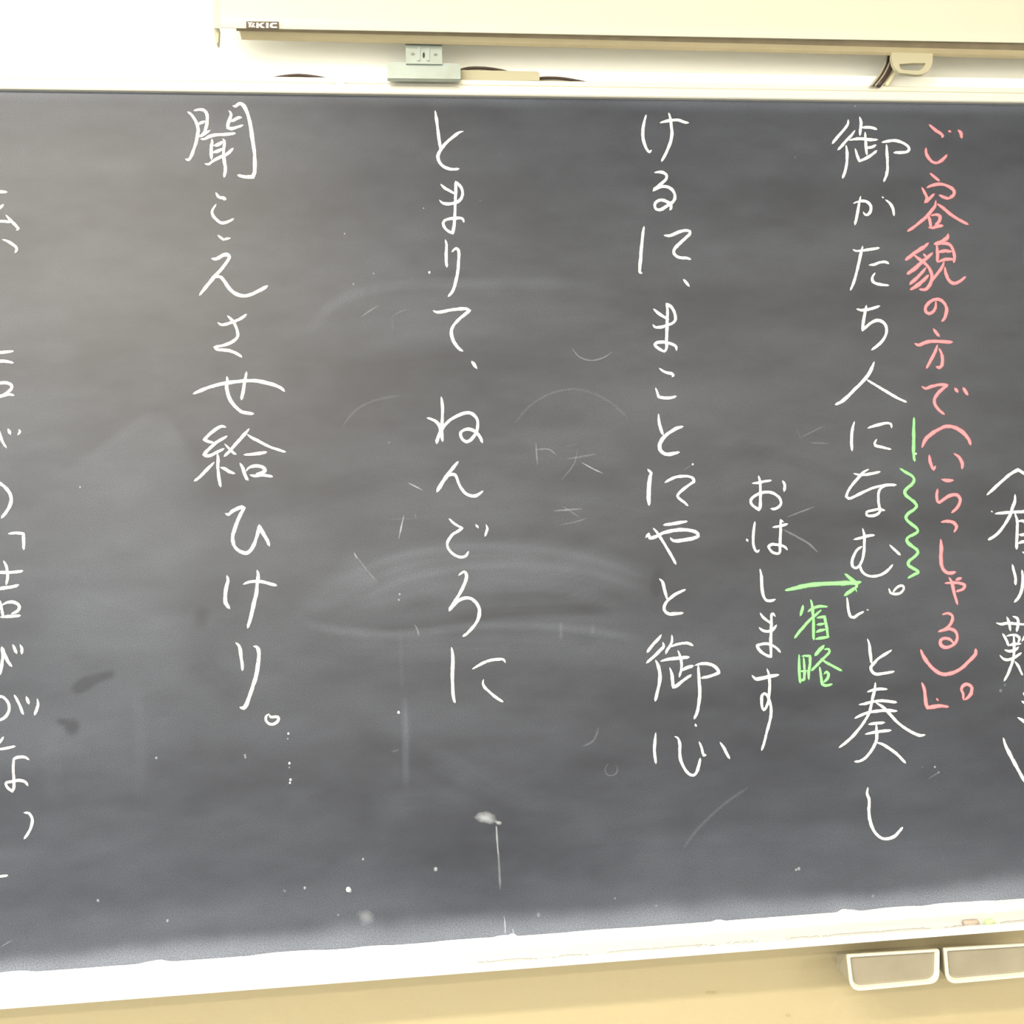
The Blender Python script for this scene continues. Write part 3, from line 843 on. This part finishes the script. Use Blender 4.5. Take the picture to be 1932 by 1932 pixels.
faint('670,1046 690,1073 714,1101', .18, 4)
faint('783,1179 788,1190 790,1201', .30, 5)
faint('1058,1176 1058,1205', .10, 4)
faint('1130,1371 1120,1397 1098,1409', .18, 6)
faint('1149,1440 1143,1447 1142,1457 1149,1463 1159,1462 1165,1454 1163,1444', .18, 4)
faint('1484,976 1510,966 1537,956', .30, 4)
faint('1478,999 1506,1014 1526,1026 1543,1042', .30, 6)
faint('1509,826 1530,816 1556,803', .18, 4)
faint('1503,804 1509,826', .10, 4)
faint('1528,835 1546,836 1564,837', .18, 5)
faint('1289,888 1299,881 1307,876', .18, 3.5)
faint('1289,1601 1305,1578 1325,1555 1367,1517 1412,1485', .10, 8)
faint('1751,1470 1762,1463 1772,1457', .18, 5)
faint('936.5,1559 938,1585 940,1612', .5, 5, (.8, .6))
faint('940,1606 942,1640 944,1678', .30, 6, (.8, .3))
faint('951,1728 953,1745 953,1762', .5, 4, (.4, .8))
faint('968,1752 969,1762', .5, 4)
faint('0,1788 12,1780 25,1774', .30, 3)
faint('535,1490 547,1474 561,1465', .10, 3)
faint('740,1418 752,1415', .18, 5)
# the pale blob with its run
for (x, y, rx, ry, a) in ((917, 1543, 21, 11.5, .18), (940, 1552, 7, 4, .35), (692, 1734, 14, 15, .2), (690, 1728, 17, 12, .3)):
    n = 26
    V = [pix(x, y, -.0004)]
    UV = [(0, .5)]
    for i in range(n):
        t = 2 * math.pi * i / n
        q = 1 + .07 * math.sin(3 * t + x) + .05 * math.sin(7 * t)
        dx, dy = rx * math.cos(t) * q, ry * math.sin(t) * q
        V.append(pix(x + dx * math.cos(a) - dy * math.sin(a), y + dx * math.sin(a) + dy * math.cos(a), -.0003))
        UV.append((0, 0.12))
    obj('chalk_smudge', V, [(0, 1 + i, 1 + (i + 1) % n) for i in range(n)], M_f[.5] if y < 1600 else M_f[.18], surf, uvs=UV)
# specks
for (x, y, r, k) in ((705, 516, 2.2, .5), (667, 536, 2.2, .5), (810, 514, 2.6, 1), (799, 393, 2, .5), (754, 1121, 2.6, .5), (752.5, 1132, 2.6, .5), (752, 1344, 3, 1), (544, 1384, 2.4, 1), (543, 1394, 2.2, .5),
                     (546, 1440, 2.6, 1), (546, 1448, 2, .5), (548, 1471, 2.6, 1), (547, 1477, 2.2, 1), (822, 1640, 5, .5), (685, 1621, 3.2, .5), (657, 1678, 5.5, 1), (660, 1680, 5, .5), (1507, 1639, 4, .5), (1502, 1641, 3, .5),
                     (185, 1699, 3.6, .5), (316, 1737, 3.4, .5), (295, 1430, 3, .5), (462, 1425, 3, .5), (463, 1429, 2.5, .5), (1016, 1726, 5, .3), (1647, 1691, 4, .3), (575, 1675, 3.4, .5), (537, 1681, 3.4, .3), (638, 1726, 3, .3),
                     (1888, 1303, 4, .3), (1896, 1292, 4, .18), (1764, 1447, 3, .5), (1771, 1457, 3, .3), (1740, 1447, 3, .18), (1500, 297, 2.6, .3), (1613, 200, 2, .5), (734, 835, 2.4, .3), (151, 919, 2.4, .5), (1307, 876, 2, 1),
                     (650, 441, 2.2, .5), (906, 378, 2, .3), (1728, 856, 2.2, 1), (1238, 1709, 3, .3), (1160, 1695, 3, .3)):
    m = M_cw if k == 1 else M_f[k]
    r *= .8
    V = [pix(x, y, -.0006)] + [pix(x + r * math.cos(2 * math.pi * i / 8), y + r * 1.15 * math.sin(2 * math.pi * i / 8), -.0002) for i in range(8)]
    obj('chalk_speck', V, [(0, 1 + i, 1 + (i + 1) % 8) for i in range(8)], m, surf, uvs=[(0, .5)] + [(0, .2)] * 8)

# ------------------------------------------------------------------ board edging
zt_a = pix(800, 178.6, -.006).z
z_g = pix(800, 161, -.007).z
z_t = pix(800, 148.5, -.006).z
top_rail = bm_obj('top_rail', profile_x([(.012, zt_a), (-.0060, zt_a), (-.0075, zt_a + .0015), (-.0075, z_g - .0015), (-.0045, z_g), (-.0045, z_g + .0016), (-.0065, z_g + .0025), (-.0065, z_t - .0012), (-.005, z_t), (.012, z_t)], BX0 - .02, BX1 + .02), M_alu, board)
zb2 = pix(1500, 143, .012).z
bm_obj('backing_rail', box(BX0 - .02, BX1 + .02, .008, .021, ZB - .04, zb2, .001, 1), M_wall, board)
for xx in (BX0 - .02, BX1):
    bm_obj('side_rail', box(xx, xx + .02, -.0075, .012, ZB - .03, z_t, .0015, 2), M_alu, board)

# chalk tray: channel with a raised front lip
D = 0.095
zl_t = pix(1600, 1767.5, -D).z
zl_b = pix(1600, 1781, -D).z
ZTR = zl_t - .003
tray = bm_obj('chalk_tray', profile_x([(.02, ZB - .001), (-.002, ZB - .001), (-.006, ZTR), (-D + .006, ZTR), (-D + .006, ZTR - .004), (.02, ZTR - .006)], BX0, BX1), M_tray, board)
bm_obj('tray_lip', profile_x([(-D + .006, zl_t), (-D + .0015, zl_t), (-D, zl_t - .0015), (-D, zl_b + .001), (-D + .001, zl_b), (-D + .006, zl_b)], BX0, BX1), M_tray, tray)
# ridge of chalk dust banked up against the board, uneven along its length
rs = np.random.RandomState(21)
bumps = [(25, 34, 3.6), (293, 26, 3.2), (545, 60, 2.6), (300, 10, 1.5), (700, 30, 1.6), (953, 18, 3), (969, 5, 4), (1355, 10, 2.6), (1600, 16, 3.4), (1590, 8, 2), (1690, 40, 2), (1790, 40, 2.4), (1850, 20, 1.6), (880, 60, 1.4), (1130, 50, .8)]
V, Fc = [], []
xs = np.arange(-80, 2020, 5.0)
for i, x in enumerate(xs):
    yb_ = 1838 + (1695 - 1838) * x / 1932.0
    h = .35 + .3 * rs.rand() + sum(a * math.exp(-((x - c) / wd) ** 4) for c, wd, a in bumps)
    pt = pix(x, yb_, -.001)
    hz = ZB + h / 1385.0
    for yy, zz in ((-.0004, hz), (-.004, ZB + (hz - ZB) * .5 - .0005), (-.010, ZTR + .004), (-.020, ZTR + .0012 + .001 * rs.rand()), (-.034 - .01 * rs.rand(), ZTR + .0001)):
        V.append((pt.x, yy, zz))
    if i:
        a = (i - 1) * 5
        for k in range(4):
            Fc.append((a + k, a + 5 + k, a + 6 + k, a + k + 1))
tag(obj('chalk_dust', V, Fc, M_dust, tray, True), kind='stuff')
# thin heaps of dust lying along the inside of the lip
V, Fc = [], []
xs = np.arange(-80, 2020, 6.0)
for i, x in enumerate(xs):
    p = pix(x, 1767, -D + .02)
    h = .0004 + .0022 * max(0, math.sin(x / 170.0) * .5 + rs.rand() * .6)
    for yy, zz in ((-D + .0062, ZTR + h + .0008), (-D + .016, ZTR + h), (-D + .030 + .006 * rs.rand(), ZTR + .0001)):
        V.append((p.x, yy, zz))
    if i:
        a = (i - 1) * 3
        for k in range(2):
            Fc.append((a + k, a + 3 + k, a + 4 + k, a + k + 1))
tag(obj('chalk_dust', V, Fc, M_dust, tray, True), kind='stuff')


# low ridge, coloured grey for the shade line inside the lip
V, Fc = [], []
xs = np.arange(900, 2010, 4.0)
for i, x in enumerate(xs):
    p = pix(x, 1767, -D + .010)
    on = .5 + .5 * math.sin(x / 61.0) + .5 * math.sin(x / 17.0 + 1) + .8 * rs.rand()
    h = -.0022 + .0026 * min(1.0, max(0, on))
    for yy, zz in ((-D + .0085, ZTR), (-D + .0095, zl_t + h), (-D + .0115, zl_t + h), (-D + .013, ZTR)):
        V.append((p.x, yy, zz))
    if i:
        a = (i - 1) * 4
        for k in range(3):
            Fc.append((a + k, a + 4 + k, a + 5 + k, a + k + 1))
tag(obj('lip_shade_ridge', V, Fc, M_lip_shade, tray, True), kind='stuff')


# chalk stubs lying in the tray
def stub(name, x, y, length, r, m, ang, label):
    p = pix(x, y, -D + .014)
    p.z = ZTR + r
    d = Vector((math.cos(ang), math.sin(ang), 0))
    n = 12
    path = [p + d * length * t for t in (-.5, -.44, .3, .42, .5)]
    o = bm_obj(name, tube(path, [r * .8, r, r, r * .8, r * .35], n), m, None, True)
    own_origin(o)
    return tag(o, label, 'chalk', 'chalk stubs in the tray')


stub('chalk_stub', 1832, 1744, .021, .0042, M_brown_chalk, -.05, 'short dusty brown chalk stub lying in the white chalk tray')
stub('chalk_stub', 1867, 1741, .012, .0034, M_green_chalk, .1, 'small light green chalk stub lying in the white chalk tray')


# ------------------------------------------------------------------ drawers under the tray
def rrect(cs, rad, seg, Y):
    """rounded quad from four pixel corners (tl,tr,br,bl) at depth Y; only the lower corners rounded strongly"""
    P = [pix(x, y, Y) for x, y in cs]
    out = []
    for i in range(4):
        p, a, b_ = P[i], P[i - 1], P[(i + 1) % 4]
        r = rad[i]
        pa, pb = p + (a - p).normalized() * r, p + (b_ - p).normalized() * r
        for k in range(seg + 1):
            t = k / seg
            out.append(pa * (1 - t) ** 2 + p * 2 * t * (1 - t) + pb * t * t)
    return out


def inset(ring, d, Y):
    c = sum(ring, Vector()) / len(ring)
    out = []
    for p in ring:
        q = p.copy()
        hx = max(abs(v.x - c.x) for v in ring)
        hz = max(abs(v.z - c.z) for v in ring)
        q.x = c.x + (p.x - c.x) * (hx - d) / hx
        q.z = c.z + (p.z - c.z) * (hz - d) / hz
        q.y = Y
        out.append(q)
    return out


def drawer(front, back, label):
    YF, YB = -.070, -.030
    f = rrect(front, (.003, .003, .014, .014), 6, YF)
    g = rrect(back, (.003, .003, .016, .016), 6, YB)
    base = sum(f, Vector()) / len(f)
    bmn = bmesh.new()
    rings = [g, [p + Vector((0, .004, 0)) for p in f], [p + Vector((0, .002, 0)) for p in f]]
    Rg = [[bmn.verts.new(p) for p in r] for r in rings]
    n = len(f)
    for k in range(len(Rg) - 1):
        for i in range(n):
            bmn.faces.new((Rg[k][i], Rg[k][(i + 1) % n], Rg[k + 1][(i + 1) % n], Rg[k + 1][i]))
    bmn.faces.new(Rg[0])
    root = bm_obj('drawer', bmn, M_drawer_side, board)
    root['label'] = label
    bm_obj('rim', loft([[p + Vector((0, .002, 0)) for p in f], f, inset(f, .0006, YF - .0012), inset(f, .0036, YF - .0012), inset(f, .0056, YF + .003)], False), M_drawer, root)
    bmn = bmesh.new()
    r0, r1 = inset(f, .0052, YF + .0028), inset(f, .0080, YF + .0034)
    a = [bmn.verts.new(p) for p in r0]
    b2 = [bmn.verts.new(p) for p in r1]
    for i in range(n):
        bmn.faces.new((a[i], a[(i + 1) % n], b2[(i + 1) % n], b2[i]))
    bmn.faces.new(b2)
    bm_obj('front_panel', bmn, M_drawer_in, root)
    # runner that carries the drawer, hidden behind it
    zm = (max(p.z for p in g) + min(p.z for p in g)) / 2
    bm_obj('runner', box(base.x - .04, base.x + .04, YB - .002, R['y1'] + .002, zm - .020, zm - .010), M_drawer, root)
    return root


drawer([(1597.5, 1801), (1772.5, 1790.5), (1772, 1855), (1605.5, 1871)], [(1576, 1799), (1756, 1789), (1755, 1832), (1586, 1848)],
       'cream metal drawer with inset front greyed by painted shade under the chalk tray, with open wall beside it')
drawer([(1780.5, 1789), (1953, 1779), (1953, 1842), (1786, 1857)], [(1764, 1788), (1936, 1778), (1935, 1820), (1768, 1834)],
       'cream metal drawer with inset front greyed by painted shade below the green and brown chalk stubs')

# ------------------------------------------------------------------ projection screen hanging above the board
YS = -.052
scr0 = pix(403, 52, YS)
root = thing('projection_screen', (scr0.x + 1.0, YS + .05, scr0.z - .02), 'long cream metal roll-up projection screen case mounted above the blackboard', 'projector screen')
SX0, SX1 = scr0.x, scr0.x + 2.15
zc0, zc1 = pix(465, 54, YS + .0035).z, pix(1932, 81.5, YS + .0035).z
slope = (zc1 - zc0) / (pix(1932, 81.5, YS + .0035).x - pix(465, 54, YS + .0035).x)
za = zc0 + slope * (SX0 - pix(465, 54, YS + .0035).x)
zb_ = za + slope * (SX1 - SX0)
prof = [(YS + .034, .028), (YS + .0045, .0012), (YS + .0035, 0), (YS + .0026, .0003), (YS + .0014, .0045), (YS + .0005, .009), (YS + .0001, .013), (YS, .018), (YS, .095)] + \
       [(YS + .012 - .012 * math.cos(t), .095 + .012 * math.sin(t)) for t in np.linspace(.1, math.pi / 2, 6)] + [(YS + .034, .107)]
case = bm_obj('screen_case', profile_x(prof, SX0 + .008, SX1, za, zb_), M_case, root, False)
bm_obj('end_cap', loft([[Vector((SX0 + (0 if k else .009), YS + .045 + (y - YS - .045) * (1.03 if k else 1), za + .0535 + (z - .0535) * 1.02)) for y, z in prof] for k in (1, 0)]), M_case, root)
# hook at the end of the case
hk = [pix(x, y, YS + .01) for x, y in ((403.5, 51), (413, 51), (412.5, 70), (411.5, 80), (409.5, 82.5), (407, 80), (405, 70))]
bm_obj('end_hook', loft([hk, [p + Vector((0, .012, 0)) for p in hk]]), M_plastic, root)
# bottom bar of the rolled screen
YBAR = -.025      # back of the bar
ba, bb = pix(454, 75.5, YBAR), pix(1932, 111.5, YBAR)
bs = (bb.z - ba.z) / (bb.x - ba.x)
bx0, bx1 = pix(449, 70, YBAR).x, SX1 - .03
bh = .016
za2 = ba.z + bs * (bx0 - ba.x)


def bar_part(name, prof_, m):
    A = [Vector((bx0 + (0 if z > .006 else .005), y, za2 + z)) for y, z in prof_]
    Bv = [Vector((bx1, y, za2 + bs * (bx1 - bx0) + z)) for y, z in prof_]
    return bm_obj(name, loft([A, Bv]), m, root)


bar_part('bar_shade_strip', [(YBAR - .0205, .015), (YBAR - .0195, .011), (YBAR - .0115, .0062), (YBAR - .0110, .015)], M_bar_shade)  # strip added to carry the recess shadow in its dark colour
bar = bar_part('bottom_bar', [(YBAR - .0115, .015), (YBAR - .0118, .0060), (YBAR - .006, .0018), (YBAR - .002, .0), (YBAR, .0003), (YBAR, .018)], M_bar)
# pull handle below the bar: a flat loop with a window
YH = -.031
outer = [(1683, 96), (1682, 108), (1685, 121), (1690, 131), (1698, 137.5), (1712, 139), (1730, 141), (1742, 140), (1752, 134), (1758, 124), (1760, 112), (1760, 98)]
inner = [(1697, 121), (1697.5, 126), (1700, 130), (1704, 132), (1714, 132.5), (1726, 133), (1734, 133), (1739, 130), (1743, 126), (1746, 121.5), (1746, 119), (1722, 119)]
bmn = bmesh.new()
RI = []
for Yv in (YH, YH + .006):
    RI.append(([bmn.verts.new(pix(x, y, YH) + Vector((0, Yv - YH, 0))) for x, y in outer], [bmn.verts.new(pix(x, y, YH) + Vector((0, Yv - YH, 0))) for x, y in inner]))
n = len(outer)
mapi = list(range(12))
for k in range(n):
    k2 = (k + 1) % n
    for (o_, i_), s in ((RI[0], 1), (RI[1], -1)):
        f_ = [o_[k], o_[k2], i_[k2], i_[k]]
        bmn.faces.new(f_ if s > 0 else list(reversed(f_)))
    bmn.faces.new((RI[0][0][k], RI[1][0][k], RI[1][0][k2], RI[0][0][k2]))
    bmn.faces.new((RI[0][1][k], RI[0][1][k2], RI[1][1][k2], RI[1][1][k]))
bm_obj('pull_handle', bmn, M_plastic, root)

# maker's badge on the case
YB_ = YS - .0006
badge = [(464.5, 39.5), (525.5, 40), (525.5, 54.2), (464.5, 53.2)]
q = [pix(x, y, YB_) for x, y in badge]
bd = bm_obj('badge', loft([q, [p + Vector((0, .0012, 0)) for p in q]]), M_badge, root)


def plate(name, pts, m, parent, Y=YB_ - .0003):
    q_ = [pix(x, y, Y) for x, y in pts]
    return bm_obj(name, loft([q_, [p + Vector((0, .0005, 0)) for p in q_]]), m, parent)


def S(pts):      # coordinates read from a crop of the badge
    return [(390 + x * .10352, 20 + y * .10352) for x, y in pts]


for nm, pts in (('logo_mark', [(745, 215), (840, 215), (815, 240), (790, 300), (765, 300), (770, 240)]),
                ('logo_flash', [(800, 300), (850, 225), (880, 225), (850, 265), (895, 300)]),
                ('letter_k', [(905, 220), (945, 220), (945, 252), (1000, 220), (1055, 220), (990, 262), (1060, 315), (1005, 315), (945, 275), (945, 315), (905, 315)]),
                ('letter_i', [(1083, 220), (1125, 220), (1125, 315), (1083, 315)]),
                ('letter_c', [(1280, 222), (1280, 245), (1215, 245), (1195, 255), (1195, 280), (1215, 290), (1280, 290), (1280, 315), (1190, 315), (1155, 295), (1150, 265), (1160, 240), (1190, 222)])):
    plate(nm, S(pts), M_badge_l, bd)
e0 = [(464.5, 39.5), (525.5, 40), (525.5, 40.6), (464.5, 40.1)]
plate('badge_edge', e0, M_badge_l, bd)

# ------------------------------------------------------------------ bracket standing on the board's edge
YK = -.019
bk0 = pix(800, 148, YK)
root = thing('screen_bracket', (bk0.x, YK, bk0.z), 'zinc plated steel bracket clipped to the top edge of the blackboard', 'bracket')
cl = [(731, 147), (731, 123), (732, 119.5), (736, 117), (800, 118), (862, 119.5), (867, 121), (869, 125), (869, 148.5)]
cp = [pix(x, y, YK) for x, y in cl]
clip = bm_obj('clip_plate', loft([cp, [p + Vector((0, .003, 0)) for p in cp]]), M_zinc, root)
lipz = [(731, 142.5), (869, 144), (869, 148.8), (731, 147.4)]
lp = [pix(x, y, YK - .006) for x, y in lipz]
bm_obj('clip_lip', loft([lp, [p + Vector((0, .009, 0)) for p in lp]]), M_zinc, root)
bm_obj('clip_top', box(cp[0].x, cp[-1].x, YK + .002, .006, z_t, z_t + .003), M_zinc, root)
up = [pix(x, y, YK - .003) for x, y in ((763, 12), (832, 14), (834.5, 121), (766, 120))]
upr = bm_obj('upright', loft([up, [p + Vector((0, .003, 0)) for p in up]]), M_zinc, root)
for (x, y, rx, ry, m) in ((799.5, 104, 2.2, 5.5, M_dark), (779, 102, 4, 2.5, M_rivet), (822, 103, 4, 2.5, M_rivet)):
    r0 = [pix(x + rx * math.cos(t), y + ry * math.sin(t), YK - .0033) for t in np.linspace(0, 2 * math.pi, 13)[:-1]]
    bm_obj('slot' if m is M_dark else 'rivet', loft([r0, [p + Vector((0, .001, 0)) for p in r0]]), m, upr)
# pressed rib beside the slot
for x in (790, 808):
    r0 = [pix(x + dx, y, YK - .0045) for dx, y in ((-2.5, 88), (2.5, 88), (2.5, 114), (-2.5, 114))]
    bm_obj('rib', loft([r0, [p + Vector((0, .002, 0)) for p in r0]]), M_zinc, upr)

# ------------------------------------------------------------------ cables behind the top rail
def cable(name, pts, r, m, label, Y=.004, grp=None):
    P = catmull([(x, y, 0) for x, y in pts], 6)
    o = bm_obj(name, tube([pix(x, y, Y) for x, y in P], r, 8), m, None, True)
    own_origin(o)
    return tag(o, label, 'cable', grp)


cable('power_cable', [(450, 165), (500, 151), (530, 145), (562, 142), (595, 145), (640, 154), (720, 164), (800, 160), (850, 139), (880, 129.5), (910, 128.5), (940, 132), (980, 142), (1005, 148), (1030, 147), (1060, 148), (1095, 154), (1160, 168), (1250, 170)], .0021, M_cable,
      'dark brown cable looping up behind the top edge of the blackboard')
bnd = [(1677, 100), (1675, 112), (1671, 124), (1664, 138), (1656, 150), (1646, 162)]
for k, (dx, m, lab) in enumerate(((-2.5, M_greycable, 'grey cable, outermost of the bundle coming down from the screen case'), (1.5, M_cable, 'thin dark cable between the grey cables of the hanging bundle'), (5, M_greycable, 'grey cable next to the thick black cord of the hanging bundle'))):
    cable('screen_cable', [(x + dx * (1 if y > 110 else .6), y) for x, y in bnd], .0016, m, lab, -.012, 'cables hanging from the screen case')
cable('screen_cable', [(x + 11 - (3 if y < 110 else 0), y) for x, y in bnd], .0036, M_cable, 'thick black cord of the bundle hanging beside the pull handle', -.011, 'cables hanging from the screen case')
cable('screen_cable', [(x + 21 + (y - 130) * .12, y) for x, y in bnd], .0040, M_beigecable, 'thick beige cord hanging behind the pull handle of the screen', -.006, 'cables hanging from the screen case')
# cable cover and tape
q = [pix(x, y, -.006) for x, y in ((869, 133.5), (872, 132), (1013, 134.5), (1018, 138), (1018, 152), (869, 151))]
o = own_origin(bm_obj('cable_cover', loft([q, [p + Vector((0, .016, 0)) for p in q]]), M_plastic))
tag(o, 'flat beige plastic cable cover on the top edge of the blackboard beside the steel bracket', 'cable cover')
q = [pix(x, y, -.0084) for x, y in ((618, 147), (640, 148), (650, 157), (656, 161), (652, 166), (644, 167.5), (640, 163), (630, 156))]
o = own_origin(bm_obj('tape_strip', loft([q, [p + Vector((0, .0012, 0)) for p in q]]), M_tape))
tag(o, 'short yellowed strip of tape stuck over the aluminium top edge of the blackboard', 'tape')
# small scuffs on the lower wall
wl = bpy.data.objects['wall_front_lower']
for (x, y, rx, ry) in ((1342, 1873, 11, 3), (1487, 1916, 5, 3)):
    r0 = [pix(x + rx * math.cos(t), y + ry * math.sin(t), R['y1'] - .0006) for t in np.linspace(0, 2 * math.pi, 13)[:-1]]
    bm_obj('scuff_mark', loft([r0, [p + Vector((0, .0008, 0)) for p in r0]]), M_stain, wl)
for o in bpy.data.objects:
    if 'root' in o: del o['root']
